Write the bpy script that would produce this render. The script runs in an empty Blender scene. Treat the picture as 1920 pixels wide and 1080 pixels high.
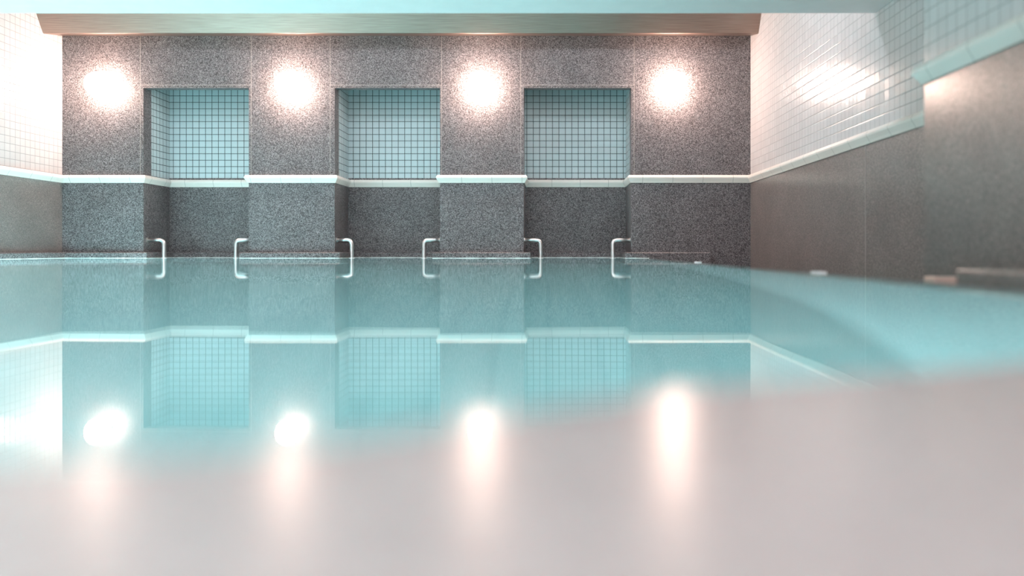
import bpy, bmesh, math, random
from mathutils import Vector
random.seed(4)
S = bpy.context.scene
C = S.collection
# ---------------------------------------------------------------- camera
F = 1455.0            # focal length in pixels of a 1920 wide frame
CZ = 0.088            # lens height above the water
VX, VY = 1028.0, 468.0
cam_d = bpy.data.cameras.new('camera')
cam = bpy.data.objects.new('camera', cam_d); C.objects.link(cam)
cam_d.sensor_width = 36.0
cam_d.lens = F/1920*36
cam_d.shift_x = -(VX-960)/1920
cam_d.shift_y = -(540-VY)/1920
cam_d.clip_start = 0.01
cam.location = (0, 0, CZ)
cam.rotation_euler = (math.pi/2, 0, 0)
cam_d.dof.use_dof = True
cam_d.dof.focus_distance = 7.6
cam_d.dof.aperture_fstop = 0.95
S.camera = cam
# ---------------------------------------------------------------- view + world
S.view_settings.view_transform = 'Standard'
S.view_settings.look = 'None'
S.view_settings.gamma = 1
S.view_settings.use_curve_mapping = False
S.view_settings.exposure = 0.0
w = bpy.data.worlds.new('world'); S.world = w; w.use_nodes = True
w.node_tree.nodes['Background'].inputs[0].default_value = (0.8, 0.9, 1, 1)
w.node_tree.nodes['Background'].inputs[1].default_value = 0.3
# ---------------------------------------------------------------- lights
LAMP_E = 80.0          # opal wall lamps
LAMP_C = (1.0, 0.70, 0.58)
def area(name, loc, rot, sx, sy, power, col):
    d = bpy.data.lights.new(name, 'AREA'); d.shape = 'RECTANGLE'; d.size = sx; d.size_y = sy
    d.energy = power; d.color = col
    o = bpy.data.objects.new(name, d); C.objects.link(o); o.location = loc; o.rotation_euler = rot
    return o
R90 = math.pi/2; XLEFT = -5.01
# underwater pool floodlights in the left wall of the basin, shining across the pool
for y in (2.4, 4.0, 5.5, 6.9):
    area('underwater_light', (XLEFT+0.06, y, -0.6), (0, -R90+0.6, 0), 0.3, 0.5, 138, (0.92, 0.98, 1.0))
# unseen fill lights added behind the camera, above the deck
for x in (-3.6, -1.2, 0.9):
    area('hall_fill', (x, -2.2, 1.57), (0, 0, 0), 0.8, 0.8, 84, (1.0, 0.90, 0.89))
# unseen cool fill lights over the far half of the pool, under the high ceiling
for x in (-3.9, -2.2, -0.5, 1.2):
    area('far_fill', (x, 5.6, 2.76), (math.radians(18), 0, 0), 1.2, 0.35, 22, (0.90, 0.93, 1.0))

# ---------------------------------------------------------------- materials
def mat(name):
    m = bpy.data.materials.new(name); m.use_nodes = True
    nt = m.node_tree; p = nt.nodes['Principled BSDF']
    return m, nt, p
def N(nt, t, **kw):
    n = nt.nodes.new(t)
    for k, v in kw.items(): setattr(n, k, v)
    return n
def L(nt, a, b): nt.links.new(a, b)
def ramp(nt, fac, stops):
    r = N(nt, 'ShaderNodeValToRGB')
    e = r.color_ramp.elements
    while len(e) < len(stops): e.new(0.5)
    for i, (p, c) in enumerate(stops):
        e[i].position = p; e[i].color = (*c, 1)
    L(nt, fac, r.inputs[0]); return r
def mathn(nt, op, a, b=None, c=None):
    n = N(nt, 'ShaderNodeMath', operation=op)
    for i, v in enumerate((a, b, c)):
        if v is None: continue
        if isinstance(v, (int, float)): n.inputs[i].default_value = v
        else: L(nt, v, n.inputs[i])
    return n.outputs[0]
def mixc(nt, fac, a, b):
    n = N(nt, 'ShaderNodeMix', data_type='RGBA')
    if isinstance(fac, (int, float)): n.inputs[0].default_value = fac
    else: L(nt, fac, n.inputs[0])
    for i, v in ((6, a), (7, b)):
        if isinstance(v, tuple): n.inputs[i].default_value = (*v, 1)
        else: L(nt, v, n.inputs[i])
    return n.outputs[2]

def granite(name, gain=1.0, rough=0.45, waterline=False, spec=0.4, warm=0.0, contrast=1.0, coat=0.0):
    m, nt, p = mat(name)
    g = N(nt, 'ShaderNodeNewGeometry')
    v = N(nt, 'ShaderNodeTexVoronoi'); v.inputs['Scale'].default_value = 150
    L(nt, g.outputs['Position'], v.inputs['Vector'])
    sep = N(nt, 'ShaderNodeSeparateColor'); L(nt, v.outputs['Color'], sep.inputs[0])
    n = N(nt, 'ShaderNodeTexNoise'); n.inputs['Scale'].default_value = 85; n.inputs['Detail'].default_value = 4
    L(nt, g.outputs['Position'], n.inputs['Vector'])
    f = mathn(nt, 'ADD', mathn(nt, 'MULTIPLY', sep.outputs[0], 0.6), mathn(nt, 'MULTIPLY', n.outputs[0], 0.4))
    base = 0.19*gain; c = contrast
    def t(k): return (base*k*(1.04+warm), base*k*0.97, base*k*(1.01-warm))
    r = ramp(nt, f, [(0.18, t(1-0.78*c)), (0.34, t(1-0.45*c)), (0.5, t(1.0)), (0.68, t(1+0.55*c)), (0.82, t(1+1.25*c))])
    big = N(nt, 'ShaderNodeTexNoise'); big.inputs['Scale'].default_value = 3.0
    L(nt, g.outputs['Position'], big.inputs['Vector'])
    bb = ramp(nt, big.outputs[0], [(0.3, (0.88, 0.88, 0.88)), (0.7, (1.1, 1.1, 1.1))])
    mm = N(nt, 'ShaderNodeMix', data_type='RGBA', blend_type='MULTIPLY'); mm.inputs[0].default_value = 1
    L(nt, r.outputs[0], mm.inputs[6]); L(nt, bb.outputs[0], mm.inputs[7])
    col = mm.outputs[2]
    if waterline:     # meniscus highlight just above the water, painted into the granite colour
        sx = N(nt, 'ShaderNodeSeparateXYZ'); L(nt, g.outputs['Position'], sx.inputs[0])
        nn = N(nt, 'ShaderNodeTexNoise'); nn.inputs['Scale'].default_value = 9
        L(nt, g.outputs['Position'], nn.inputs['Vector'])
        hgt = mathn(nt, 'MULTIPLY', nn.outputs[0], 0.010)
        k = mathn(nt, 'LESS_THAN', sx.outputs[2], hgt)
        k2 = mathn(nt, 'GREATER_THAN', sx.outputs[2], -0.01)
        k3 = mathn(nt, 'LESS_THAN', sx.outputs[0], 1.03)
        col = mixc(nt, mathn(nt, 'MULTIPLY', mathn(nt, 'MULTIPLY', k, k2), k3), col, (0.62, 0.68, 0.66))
    L(nt, col, p.inputs['Base Color'])
    p.inputs['Roughness'].default_value = rough
    p.inputs['Specular IOR Level'].default_value = spec
    p.inputs['Coat Weight'].default_value = coat; p.inputs['Coat Roughness'].default_value = 0.22; p.inputs['Coat IOR'].default_value = 1.65
    return m

def tiles(name, axis, tile, grout, origin_u=0.0, pitch=0.0708, gw=0.0062, tilt=0.012, rough=0.12, origin_v=0.861):
    m, nt, p = mat(name)
    g = N(nt, 'ShaderNodeNewGeometry')
    s = N(nt, 'ShaderNodeSeparateXYZ'); L(nt, g.outputs['Position'], s.inputs[0])
    u = mathn(nt, 'DIVIDE', mathn(nt, 'SUBTRACT', s.outputs[axis], origin_u), pitch)
    v = mathn(nt, 'DIVIDE', mathn(nt, 'SUBTRACT', s.outputs[2], origin_v), pitch)
    fu = mathn(nt, 'PINGPONG', u, 0.5); fv = mathn(nt, 'PINGPONG', v, 0.5)
    d = mathn(nt, 'MINIMUM', fu, fv)            # distance to the nearest joint
    h = gw/pitch/2
    isg = mathn(nt, 'LESS_THAN', d, h)
    cu = mathn(nt, 'FLOOR', u); cv = mathn(nt, 'FLOOR', v)
    cc = N(nt, 'ShaderNodeCombineXYZ'); L(nt, cu, cc.inputs[0]); L(nt, cv, cc.inputs[1])
    wn = N(nt, 'ShaderNodeTexWhiteNoise', noise_dimensions='3D'); L(nt, cc.outputs[0], wn.inputs['Vector'])
    # glaze varies a little from tile to tile
    vary = N(nt, 'ShaderNodeMix', data_type='RGBA'); L(nt, wn.outputs['Value'], vary.inputs[0])
    vary.inputs[6].default_value = (*[c*0.94 for c in tile], 1); vary.inputs[7].default_value = (*tile, 1)
    L(nt, mixc(nt, isg, vary.outputs[2], grout), p.inputs['Base Color'])
    L(nt, mathn(nt, 'ADD', mathn(nt, 'MULTIPLY', isg, 0.6), rough), p.inputs['Roughness'])
    # hand-set tiles: each one leans by its own small amount
    sub = N(nt, 'ShaderNodeVectorMath', operation='SUBTRACT'); L(nt, wn.outputs['Color'], sub.inputs[0]); sub.inputs[1].default_value = (.5, .5, .5)
    sc = N(nt, 'ShaderNodeVectorMath', operation='SCALE'); L(nt, sub.outputs[0], sc.inputs[0]); sc.inputs['Scale'].default_value = tilt*2
    ad = N(nt, 'ShaderNodeVectorMath', operation='ADD'); L(nt, sc.outputs[0], ad.inputs[0]); L(nt, g.outputs['Normal'], ad.inputs[1])
    nr = N(nt, 'ShaderNodeVectorMath', operation='NORMALIZE'); L(nt, ad.outputs[0], nr.inputs[0])
    b = N(nt, 'ShaderNodeBump'); b.inputs['Strength'].default_value = 0.35; b.inputs['Distance'].default_value = 0.002
    hh = N(nt, 'ShaderNodeMapRange'); L(nt, d, hh.inputs[0]); hh.inputs[1].default_value = h*0.6; hh.inputs[2].default_value = h*1.8
    L(nt, hh.outputs[0], b.inputs['Height']); L(nt, nr.outputs[0], b.inputs['Normal'])
    L(nt, b.outputs[0], p.inputs['Normal'])
    p.inputs['Specular IOR Level'].default_value = 0.55
    return m

def plain(name, col, rough=0.5, metal=0.0, spec=0.5, noise=0.06, nscale=8):
    m, nt, p = mat(name)
    g = N(nt, 'ShaderNodeNewGeometry')
    n = N(nt, 'ShaderNodeTexNoise'); n.inputs['Scale'].default_value = nscale
    L(nt, g.outputs['Position'], n.inputs['Vector'])
    r = ramp(nt, n.outputs[0], [(0.3, tuple(c*(1-noise) for c in col)), (0.7, tuple(min(1, c*(1+noise)) for c in col))])
    L(nt, r.outputs[0], p.inputs['Base Color'])
    p.inputs['Roughness'].default_value = rough; p.inputs['Metallic'].default_value = metal
    p.inputs['Specular IOR Level'].default_value = spec
    return m

def trim_mat():
    m, nt, p = mat('glazed_trim')
    g = N(nt, 'ShaderNodeNewGeometry')
    s = N(nt, 'ShaderNodeSeparateXYZ'); L(nt, g.outputs['Position'], s.inputs[0])
    sn = N(nt, 'ShaderNodeSeparateXYZ'); L(nt, g.outputs['True Normal'], sn.inputs[0])
    alongx = mathn(nt, 'GREATER_THAN', mathn(nt, 'ABSOLUTE', sn.outputs[1]), mathn(nt, 'ABSOLUTE', sn.outputs[0]))
    mv = N(nt, 'ShaderNodeMix', data_type='FLOAT'); L(nt, alongx, mv.inputs[0]); L(nt, s.outputs[1], mv.inputs[2]); L(nt, s.outputs[0], mv.inputs[3])
    ss = mathn(nt, 'ADD', mv.outputs[0], 20.11)
    d = mathn(nt, 'PINGPONG', ss, 0.155)
    k = mathn(nt, 'LESS_THAN', d, 0.0022)
    L(nt, mixc(nt, k, (0.80, 0.76, 0.71), (0.45, 0.43, 0.40)), p.inputs['Base Color'])
    p.inputs['Roughness'].default_value = 0.22
    return m

def metal_beam():
    m, nt, p = mat('brushed_metal')
    g = N(nt, 'ShaderNodeNewGeometry')
    mp = N(nt, 'ShaderNodeMapping'); mp.inputs['Scale'].default_value = (1.2, 1, 60)
    L(nt, g.outputs['Position'], mp.inputs[0])
    n = N(nt, 'ShaderNodeTexNoise'); n.inputs['Scale'].default_value = 3
    L(nt, mp.outputs[0], n.inputs['Vector'])
    r = ramp(nt, n.outputs[0], [(0.3, (0.28, 0.205, 0.175)), (0.7, (0.37, 0.28, 0.24))])
    L(nt, r.outputs[0], p.inputs['Base Color'])
    p.inputs['Metallic'].default_value = 1; p.inputs['Roughness'].default_value = 0.42
    b = N(nt, 'ShaderNodeBump'); b.inputs['Strength'].default_value = 0.12; b.inputs['Distance'].default_value = 0.004
    n2 = N(nt, 'ShaderNodeTexNoise'); n2.inputs['Scale'].default_value = 2.2
    L(nt, g.outputs['Position'], n2.inputs['Vector']); L(nt, n2.outputs[0], b.inputs['Height'])
    L(nt, b.outputs[0], p.inputs['Normal'])
    return m

def water_mat():
    m, nt, p = mat('pool_water'); nt.nodes.remove(p)
    out = nt.nodes['Material Output']
    g = N(nt, 'ShaderNodeNewGeometry')
    mp = N(nt, 'ShaderNodeMapping'); mp.inputs['Scale'].default_value = (0.8, 1.6, 1)
    L(nt, g.outputs['Position'], mp.inputs[0])
    n = N(nt, 'ShaderNodeTexNoise'); n.inputs['Scale'].default_value = 1.6; n.inputs['Detail'].default_value = 1
    L(nt, mp.outputs[0], n.inputs['Vector'])
    b = N(nt, 'ShaderNodeBump'); b.inputs['Strength'].default_value = 0.10; b.inputs['Distance'].default_value = 0.01
    L(nt, n.outputs[0], b.inputs['Height'])
    fr = N(nt, 'ShaderNodeFresnel'); fr.inputs['IOR'].default_value = 1.333
    gl = N(nt, 'ShaderNodeBsdfGlossy'); gl.inputs['Roughness'].default_value = 0.01; gl.inputs['Color'].default_value = (0.97, 1, 1, 1)
    L(nt, b.outputs[0], gl.inputs['Normal'])
    tr = N(nt, 'ShaderNodeBsdfRefraction'); tr.inputs['Color'].default_value = (0.88, 0.985, 0.985, 1)
    tr.inputs['IOR'].default_value = 1.333; tr.inputs['Roughness'].default_value = 0.04
    L(nt, b.outputs[0], tr.inputs['Normal'])
    mx = N(nt, 'ShaderNodeMixShader')
    L(nt, fr.outputs[0], mx.inputs[0]); L(nt, tr.outputs[0], mx.inputs[1]); L(nt, gl.outputs[0], mx.inputs[2])
    L(nt, mx.outputs[0], out.inputs['Surface'])
    return m

def glow(name, col, e):
    m, nt, p = mat(name)
    p.inputs['Base Color'].default_value = (0.9, 0.9, 0.88, 1)
    p.inputs['Emission Color'].default_value = (*col, 1); p.inputs['Emission Strength'].default_value = e
    return m

M = dict(
    granite=granite('speckled_granite', 0.60, contrast=1.0),
    granite_side=granite('polished_granite', 0.74, rough=0.42, spec=0.8, contrast=0.5, warm=0.10, coat=1.0),
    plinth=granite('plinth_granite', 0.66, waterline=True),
    niche=tiles('pale_blue_tile', 0, (0.50, 0.60, 0.625), (0.035, 0.05, 0.055), origin_u=-2.148),
    niche_side=tiles('pale_blue_side_tile', 1, (0.50, 0.60, 0.625), (0.035, 0.05, 0.055), origin_u=8.55, pitch=0.0708),
    side=tiles('white_wall_tile', 1, (0.60, 0.58, 0.58), (0.30, 0.29, 0.29), gw=0.005, tilt=0.016, rough=0.2),
    trim=trim_mat(),
    joint=plain('joint_mortar', (0.34, 0.31, 0.29), 0.8),
    ceiling=plain('ceiling_paint', (0.88, 0.80, 0.79), 0.8, noise=0.02),
    beam=metal_beam(),
    steel=plain('polished_steel', (0.70, 0.68, 0.68), 0.28, 1.0, noise=0.02),
    basin=plain('aqua_basin', (0.41, 0.64, 0.655), 0.6, noise=0.05, nscale=2),
    basin_floor=tiles('aqua_floor_tile', 0, (0.47, 0.71, 0.725), (0.39, 0.63, 0.65), pitch=0.1416, gw=0.012, tilt=0.0, rough=0.5),
    pale=plain('pale_aqua_lip', (0.66, 0.86, 0.87), 0.4, noise=0.04),
    white=plain('meniscus_white', (0.9, 0.9, 0.92), 0.25, noise=0.01),
    deck=None, lamplit_pink=plain('highlight_pink', (0.85, 0.66, 0.58), 0.35, 0.3),  # pink holds the lamp highlight on the kerb block
    water=water_mat(),
    opal=glow('opal_glass', LAMP_C, LAMP_E),
    lampbase=plain('lamp_base', (0.75, 0.73, 0.72), 0.4),
)
def deck_mat():
    m, nt, p = mat('wet_pale_stone')
    g = N(nt, 'ShaderNodeNewGeometry')
    n = N(nt, 'ShaderNodeTexNoise'); n.inputs['Scale'].default_value = 120
    L(nt, g.outputs['Position'], n.inputs['Vector'])
    r = ramp(nt, n.outputs[0], [(0.35, (0.43, 0.405, 0.405)), (0.65, (0.56, 0.53, 0.53))])
    L(nt, r.outputs[0], p.inputs['Base Color'])
    p.inputs['Roughness'].default_value = 0.27
    p.inputs['Specular IOR Level'].default_value = 0.42
    return m
M['deck'] = deck_mat()

# ---------------------------------------------------------------- mesh helpers
def box(bm, x0, x1, y0, y1, z0, z1):
    vs = [bm.verts.new((x, y, z)) for x in (x0, x1) for y in (y0, y1) for z in (z0, z1)]
    for f in ((0,1,3,2), (4,6,7,5), (0,4,5,1), (2,3,7,6), (0,2,6,4), (1,5,7,3)):
        bm.faces.new([vs[i] for i in f])
def prism_x(bm, prof, x0, x1):      # prof: (y,z) ring extruded along x
    a = [bm.verts.new((x0, y, z)) for y, z in prof]; b = [bm.verts.new((x1, y, z)) for y, z in prof]
    n = len(prof)
    for i in range(n): bm.faces.new((a[i], a[(i+1) % n], b[(i+1) % n], b[i]))
    bm.faces.new(a[::-1]); bm.faces.new(b)
def sweep(bm, path, prof, normals=None):
    """profile (out, z) swept along a plan path with mitred corners; `out` is to the right of travel"""
    P = [Vector(p) for p in path]; rings = []
    for i, p in enumerate(P):
        d0 = (P[i]-P[i-1]).normalized() if i else None
        d1 = (P[i+1]-P[i]).normalized() if i < len(P)-1 else None
        n0 = Vector((d0.y, -d0.x)) if d0 else None; n1 = Vector((d1.y, -d1.x)) if d1 else None
        if n0 is None: off = n1
        elif n1 is None: off = n0
        else:
            b = (n0+n1).normalized(); off = b/max(0.3, b.dot(n0))
        rings.append([bm.verts.new((p.x+off.x*o, p.y+off.y*o, z)) for o, z in prof])
    n = len(prof)
    for a, b in zip(rings, rings[1:]):
        for k in range(n): bm.faces.new((a[k], b[k], b[(k+1) % n], a[(k+1) % n]))
    bm.faces.new(rings[0]); bm.faces.new(rings[-1][::-1])
def tube(bm, pts, r, seg=14):
    P = [Vector(p) for p in pts]; rings = []
    up = Vector((0, 1, 0))
    for i, p in enumerate(P):
        d = ((P[min(i+1, len(P)-1)]-P[max(i-1, 0)])).normalized()
        s = d.cross(up).normalized(); t = s.cross(d).normalized()
        rings.append([bm.verts.new(p+s*r*math.cos(2*math.pi*k/seg)+t*r*math.sin(2*math.pi*k/seg)) for k in range(seg)])
    for a, b in zip(rings, rings[1:]):
        for k in range(seg): bm.faces.new((a[k], a[(k+1) % seg], b[(k+1) % seg], b[k]))
    bm.faces.new(rings[0][::-1]); bm.faces.new(rings[-1])
def lathe_y(bm, prof, seg=40):       # prof (r, y): axis along y
    rings = []
    for r, y in prof:
        if r < 1e-6: rings.append([bm.verts.new((0, y, 0))])
        else: rings.append([bm.verts.new((r*math.cos(2*math.pi*k/seg), y, r*math.sin(2*math.pi*k/seg))) for k in range(seg)])
    for a, b in zip(rings, rings[1:]):
        for k in range(seg):
            k2 = (k+1) % seg
            if len(a) == 1 and len(b) > 1: bm.faces.new((a[0], b[k], b[k2]))
            elif len(b) == 1 and len(a) > 1: bm.faces.new((a[k], b[0], a[k2]))
            elif len(a) > 1: bm.faces.new((a[k], b[k], b[k2], a[k2]))
def obj(name, bm, m, parent=None, smooth=False, bevel=0):
    bmesh.ops.recalc_face_normals(bm, faces=bm.faces)
    me = bpy.data.meshes.new(name); bm.to_mesh(me); bm.free()
    me.materials.append(m)
    if smooth:
        for f in me.polygons: f.use_smooth = True
    o = bpy.data.objects.new(name, me); C.objects.link(o)
    if parent: o.parent = parent
    if bevel:
        b = o.modifiers.new('bevel', 'BEVEL'); b.width = bevel; b.segments = 2; b.limit_method = 'ANGLE'
    return o
def struct(name, label=None):
    o = bpy.data.objects.new(name, None); C.objects.link(o); o['kind'] = 'structure'
    if label: o['label'] = label
    return o
def skind(o, label=None):
    o['kind'] = 'structure'
    if label: o['label'] = label
    return o
def tag(o, label, cat, group=None):
    o['label'] = label; o['category'] = cat
    if group: o['group'] = group
    return o
def boxo(name, b, m, parent=None, bevel=0):
    bm = bmesh.new(); box(bm, *b); return obj(name, bm, m, parent, bevel=bevel)
def X(px, Z=8.0): return (px-VX)*Z/F
def Zh(py, Z=8.0): return CZ + (VY-py)*Z/F

# ---------------------------------------------------------------- dimensions
YF, YB = 8.0, 8.55                 # face of the piers, back of the niches
XL, XR, XS = -5.01, 2.085, 1.564   # left wall, right wall, near stepped part of the right wall
YS = 3.228                         # where the right wall steps in
YBK = -3.2
POOLR = 1.03
ZT0, ZT1 = 0.775, 0.855            # moulding
ZL = Zh(165); ZG = 2.293; ZTOP = 2.80
ZC = 1.597; YC = 4.954              # low ceiling
ZF = -1.3
niches = [(X(269), X(466.5)), (X(627.5), X(825)), (X(982), X(1183.5))]

# ---------------------------------------------------------------- far wall
wf = struct('wall_far', 'speckled grey granite end wall with three tiled niches')
edges = [XL] + [e for n in niches for e in n] + [XR]
piers = [(edges[0], edges[1]), (edges[2], edges[3]), (edges[4], edges[5]), (edges[6], edges[7])]
for a, b in piers:
    boxo('pier', (a, b, YF, YF+0.16, ZT1-0.04, ZG), M['granite'], wf)
    boxo('pier_base', (a, b, YF, YB+0.1, ZF, ZT1-0.04), M['granite'], wf)
for a, b in niches:
    boxo('lintel', (a, b, YF, YF+0.107, ZL, ZG), M['granite'], wf)
    boxo('niche_dado', (a, b, YB, YB+0.1, ZF, ZT1+0.02), M['granite'], wf)
    boxo('niche_tiling', (a-0.05, b+0.05, YB, YB+0.1, ZT1+0.02, ZG), M['niche'], wf)
    for s, e in ((a-0.06, a), (b, b+0.06)):
        boxo('niche_side_tiling', (s, e, YF+0.16, YB, ZT1-0.04, ZG), M['niche_side'], wf)
    boxo('niche_soffit', (a-0.05, b+0.05, YF+0.107, YB+0.1, ZG, ZG+0.05), M['ceiling'], wf)
# mortar joints between the slabs
for px in (263, 471, 619, 828, 976.5, 1189):
    boxo('joint', (X(px)-0.0018, X(px)+0.0018, YF-0.0015, YF+0.002, ZT1, ZG), M['joint'], wf)
for a, b in ((263, 471), (619, 828), (976.5, 1189)):
    boxo('joint', (X(a), X(b), YF-0.0014, YF+0.002, Zh(159.7), Zh(159.0)), M['joint'], wf)
boxo('upper_wall', (XL, XR, YF, YF+0.1, ZG+0.05, ZTOP), M['ceiling'], wf)

# plinth along the waterline: round the piers, into the niches, and along the left wall
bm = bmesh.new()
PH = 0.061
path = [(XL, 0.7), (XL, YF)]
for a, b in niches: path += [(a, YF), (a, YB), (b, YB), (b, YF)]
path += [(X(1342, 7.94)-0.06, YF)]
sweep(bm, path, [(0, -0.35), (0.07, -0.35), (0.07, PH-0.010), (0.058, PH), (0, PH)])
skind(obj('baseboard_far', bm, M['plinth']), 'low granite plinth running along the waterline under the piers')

# cream ceramic moulding
prof = [(0, ZT0), (0.010, ZT0), (0.018, ZT0+0.016), (0.036, ZT0+0.045), (0.038, ZT0+0.056), (0.028, ZT1-0.003), (0.024, ZT1), (0, ZT1)]
bm = bmesh.new()
path = [(XL, YBK), (XL, YF)]
for a, b in niches: path += [(a, YF), (a, YB), (b, YB), (b, YF)]
path += [(XR, YF), (XR, YS), (XS, YS), (XS, YBK)]
sweep(bm, path, prof)
skind(obj('trim_1', bm, M['trim']), 'cream glazed ceramic moulding running around all walls above the granite dado')

# ---------------------------------------------------------------- side walls
wl = struct('wall_left', 'left wall with white tiles over a granite dado')
boxo('tiling', (XL-0.12, XL, YBK, YF+0.2, ZT0+0.03, ZTOP), M['side'], wl)
boxo('dado', (XL-0.12, XL, YBK, YF+0.2, ZF, ZT0+0.03), M['granite_side'], wl)
wr = struct('wall_right', 'right wall with glossy white tiles over a polished granite dado')
boxo('tiling', (XR, XR+0.12, YS-0.3, YF+0.2, ZT0+0.03, ZTOP), M['side'], wr)
boxo('dado', (XR, XR+0.12, YS-0.3, YF+0.2, ZF, ZT0+0.03), M['granite_side'], wr)
ZJ = X(1623, 1)  # joint direction in the right dado
yj = XR/ZJ
boxo('joint', (XR-0.0015, XR+0.002, yj-0.004, yj+0.004, -0.4, ZT0), M['joint'], wr)
boxo('stepped_tiling', (XS, XR, YBK, YS, ZT0+0.03, ZTOP), M['side'], wr)
boxo('stepped_dado', (XS, XR, YBK, YS, ZF, ZT0+0.03), M['granite_side'], wr)
skind(boxo('wall_back', (XL-0.12, XR+0.12, YBK-0.12, YBK, ZF, ZTOP), M['side']))

# ---------------------------------------------------------------- ceiling and metal beam
ce = struct('ceiling', 'pale white low ceiling over the pool with a higher part behind')
boxo('low_ceiling', (XL, XR, YBK, YC, ZC, ZTOP), M['ceiling'], ce)
boxo('high_ceiling', (XL-0.12, XR+0.12, YC, YB+0.1, ZTOP, ZTOP+0.1), M['ceiling'], ce)
bm = bmesh.new()
prism_x(bm, [(7.56, 2.45), (7.69, 2.234), (7.705, 2.231), (7.995, 2.290), (7.995, 2.56), (7.56, 2.56)], XL+0.002, XR-0.002)
bt = obj('ceiling_beam', bm, M['beam'])
tag(bt, 'brushed metal beam running wall to wall above the granite piers', 'beam')

# ---------------------------------------------------------------- pool basin, deck, gutter
pb = struct('pool_basin', 'aqua pool basin below the water')
boxo('basin_floor', (XL, POOLR, 0.2, YB, ZF-0.1, ZF), M['basin_floor'], pb)
boxo('basin_left', (XL, XL+0.015, 0.3, YF-0.07, ZF, -0.35), M['basin'], pb)
boxo('basin_far', (XL, POOLR, YF-0.09, YF-0.071, ZF, -0.36), M['basin'], pb)
bm = bmesh.new()
prism = [(POOLR-0.14, -0.010), (POOLR-0.004, -0.004), (POOLR, -0.012), (POOLR+0.012, -0.06), (POOLR+0.012, -0.075), (POOLR-0.14, -0.075)]
va = [bm.verts.new((x, 0.3, z)) for x, z in prism]; vb = [bm.verts.new((x, YF-0.09, z)) for x, z in prism]
for i in range(len(prism)): bm.faces.new((va[i], va[(i+1) % 6], vb[(i+1) % 6], vb[i]))
bm.faces.new(va); bm.faces.new(vb[::-1])
obj('overflow_lip', bm, M['pale'], pb)
boxo('basin_right', (POOLR-0.14, POOLR+0.012, 0.3, YF-0.09, ZF, -0.075), M['basin'], pb)
for a, b in niches:
    boxo('niche_step', (a+0.07, b-0.07, YF-0.07, YB-0.07, -0.9, -0.16), M['pale'], pb)
boxo('gutter_floor', (POOLR, XR, -0.5, YF, -0.45, -0.40), M['granite_side'], pb)

# near deck with a gently bowed rim
rim = [(XL, 0.30), (-1.5, 0.30), (-0.185, 0.315), (-0.11, 0.335), (-0.034, 0.385), (0.076, 0.47), (0.35, 0.58), (POOLR+0.012, 0.75)]
bm = bmesh.new()
top = [bm.verts.new((x, y, 0.003)) for x, y in rim] + [bm.verts.new((POOLR+0.012, YBK, 0.003)), bm.verts.new((XL, YBK, 0.003))]
bot = [bm.verts.new((v.co.x, v.co.y, ZF)) for v in top]
n = len(top)
bm.faces.new(top); bm.faces.new(bot[::-1])
for i in range(n): bm.faces.new((top[i], bot[i], bot[(i+1) % n], top[(i+1) % n]))
skind(obj('floor', bm, M['deck']), 'wet pale stone deck at the near end of the pool')

# water surface
def water():
    bm = bmesh.new()
    yy = YF-0.07
    pts = [(XL+0.07, yy)] if False else []
    def quad(x0, x1, y0, y1):
        nx = max(1, int((x1-x0)/0.25)); ny = max(1, int((y1-y0)/0.25))
        g = [[bm.verts.new((x0+(x1-x0)*i/nx, y0+(y1-y0)*j/ny, 0)) for j in range(ny+1)] for i in range(nx+1)]
        for i in range(nx):
            for j in range(ny): bm.faces.new((g[i][j], g[i+1][j], g[i+1][j+1], g[i][j+1]))
    quad(XL+0.07, POOLR, 0.78, yy)
    for a, b in niches: quad(a+0.07, min(b-0.07, 9), yy, YB-0.07)
    # between the rim and the main sheet
    r = [(XL+0.07, 0.30)] + rim[1:-1] + [(POOLR, 0.75)]
    f = [bm.verts.new((x, y, 0)) for x, y in r]
    bk = [bm.verts.new((x, 0.78, 0)) for x, y in r]
    for i in range(len(r)-1): bm.faces.new((f[i], f[i+1], bk[i+1], bk[i]))
    o = obj('water', bm, M['water'], smooth=True)
    o['kind'] = 'stuff'; o['label'] = 'still turquoise pool water filling the pool up to its rim'; o['category'] = 'water'
    return o
water()

# ledge beside the near right wall
lb = boxo('stone_ledge', (1.15, XS-0.001, -0.45, 2.19, -0.40, 0.033), M['granite_side'], bevel=0.006)
tag(lb, 'low grey stone ledge at the foot of the near right wall', 'ledge')
cb = boxo('kerb_highlight', (1.355, 1.485, 2.72, 2.80, -0.40, -0.008), M['lamplit_pink'], bevel=0.003)  # kerb block, its lamp highlight put into the pink colour
tag(cb, 'small kerb strip beside the end of the stone ledge, lamp highlight in its pink colour', 'strip')

# ---------------------------------------------------------------- wall lamps
def lamp(label):
    t = bpy.data.objects.new('wall_lamp', None); C.objects.link(t)
    tag(t, label, 'lamp', 'round opal lamps on the granite piers')
    bm = bmesh.new(); lathe_y(bm, [(0, 0), (0.062, 0), (0.062, -0.018), (0.045, -0.03), (0.040, -0.042), (0.0, -0.042)])
    obj('lamp_base', bm, M['lampbase'], t)
    bm = bmesh.new(); R = 0.124; yc = -0.038-R*math.cos(0.33)
    prof = [(R*math.sin(a), yc+R*math.cos(a)) for a in [0.33+(math.pi-0.33)*k/18 for k in range(18)]] + [(0, yc-R)]
    lathe_y(bm, [(0, prof[0][1])]+prof)
    obj('opal_globe', bm, M['opal'], t, smooth=True)
    return t
l0 = lamp('lit round opal globe lamp on the leftmost granite pier')
labels = [None, 'lit round opal globe lamp between the left niche and the middle niche',
          'lit round opal globe lamp between the middle niche and the right niche',
          'lit round opal globe lamp on the wide rightmost granite pier']
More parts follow.
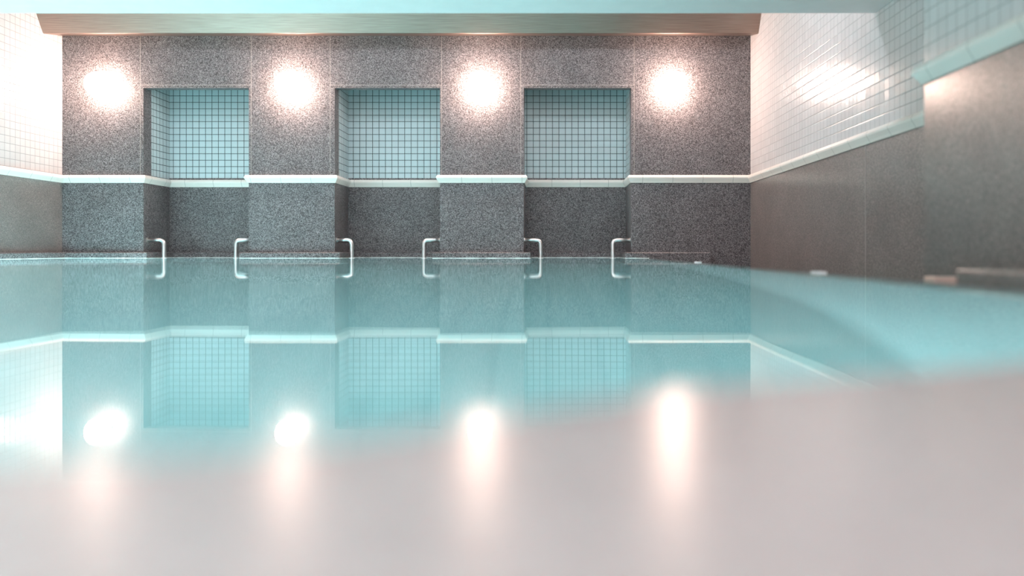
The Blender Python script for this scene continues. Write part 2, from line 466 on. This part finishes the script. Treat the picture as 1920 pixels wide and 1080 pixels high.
for i, (px, py) in enumerate(((185, 158.5), (540, 158.5), (900, 158.5), (1263, 157))):
    if i == 0: o = l0
    else:
        o = l0.copy(); C.objects.link(o); o['label'] = labels[i]
        for ch in list(l0.children):
            c = ch.copy(); C.objects.link(c); c.parent = o
    o.location = (X(px, 7.86), YF, Zh(py, 7.86))

# ---------------------------------------------------------------- grab rails
YR = 8.075; ZR = Zh(450, YR); RR = 0.0235
def rail(side, length):
    """side +1: comes out of the wall at local x=0 towards +x"""
    t = bpy.data.objects.new('grab_rail', None); C.objects.link(t)
    pts = []; rb = 0.045; zl = -0.42
    pts.append((0, 0, ZR))
    cx = side*(length-rb)
    for k in range(0, 9):
        a = math.pi/2*k/8; pts.append((cx+side*rb*math.sin(a), 0, ZR-rb+rb*math.cos(a)))
    for k in range(0, 9):
        a = math.pi/2*k/8; pts.append((cx+side*rb*math.cos(a), 0, zl+rb-rb*math.sin(a)))
    pts.append((0, 0, zl))
    bm = bmesh.new(); tube(bm, pts, RR); obj('tube', bm, M['steel'], t, smooth=True)
    for z in (ZR, zl):
        bm = bmesh.new(); tube(bm, [(0, 0, z), (side*0.010, 0, z)], 0.030, 20); obj('wall_flange', bm, M['steel'], t)
    bm = bmesh.new(); tube(bm, [(side*length, 0, -0.003), (side*length, 0, 0.004)], 0.031, 20)  # bright meniscus round the rail, built as a white disc
    obj('meniscus_glint', bm, M['white'], t)['label'] = 'white meniscus highlight, modelled as a ring where the rail enters the water'
    return t
rails = [(0, 1, 307.5, 'in the left niche, fixed to the leftmost pier'),
         (0, -1, 442.5, 'in the left niche, fixed to the pier on its right'),
         (1, 1, 659.5, 'in the middle niche, fixed to the pier on its left'),
         (1, -1, 795, 'in the middle niche, fixed to the pier on its right'),
         (2, 1, 1013.5, 'in the right niche, fixed to the pier on its left'),
         (2, -1, 1149, 'in the right niche, fixed to the wide rightmost pier')]
for ni, sd, px, where in rails:
    wallx = niches[ni][0] if sd > 0 else niches[ni][1]
    t = rail(sd, abs(X(px, YR)-wallx))
    t.location = (wallx, YR, 0)
    tag(t, 'bent steel grab rail '+where, 'rail', 'steel grab rails dipping into the water')

# small white overflow fittings on the right rim
for px, wd, label in ((1312, 0.05, 'small white fitting on the right pool rim near the far granite wall'),
                      (1541, 0.045, 'small white fitting on the right pool rim beside the near granite dado')):
    u = (px-VX)/F; yy = POOLR/u
    bm = bmesh.new(); box(bm, POOLR-0.028, POOLR+0.004, yy-wd, yy+wd, -0.004, 0.007)
    o = obj('rim_fitting', bm, M['white'], bevel=0.003)
    tag(o, label, 'fitting', 'white fittings on the pool rim')
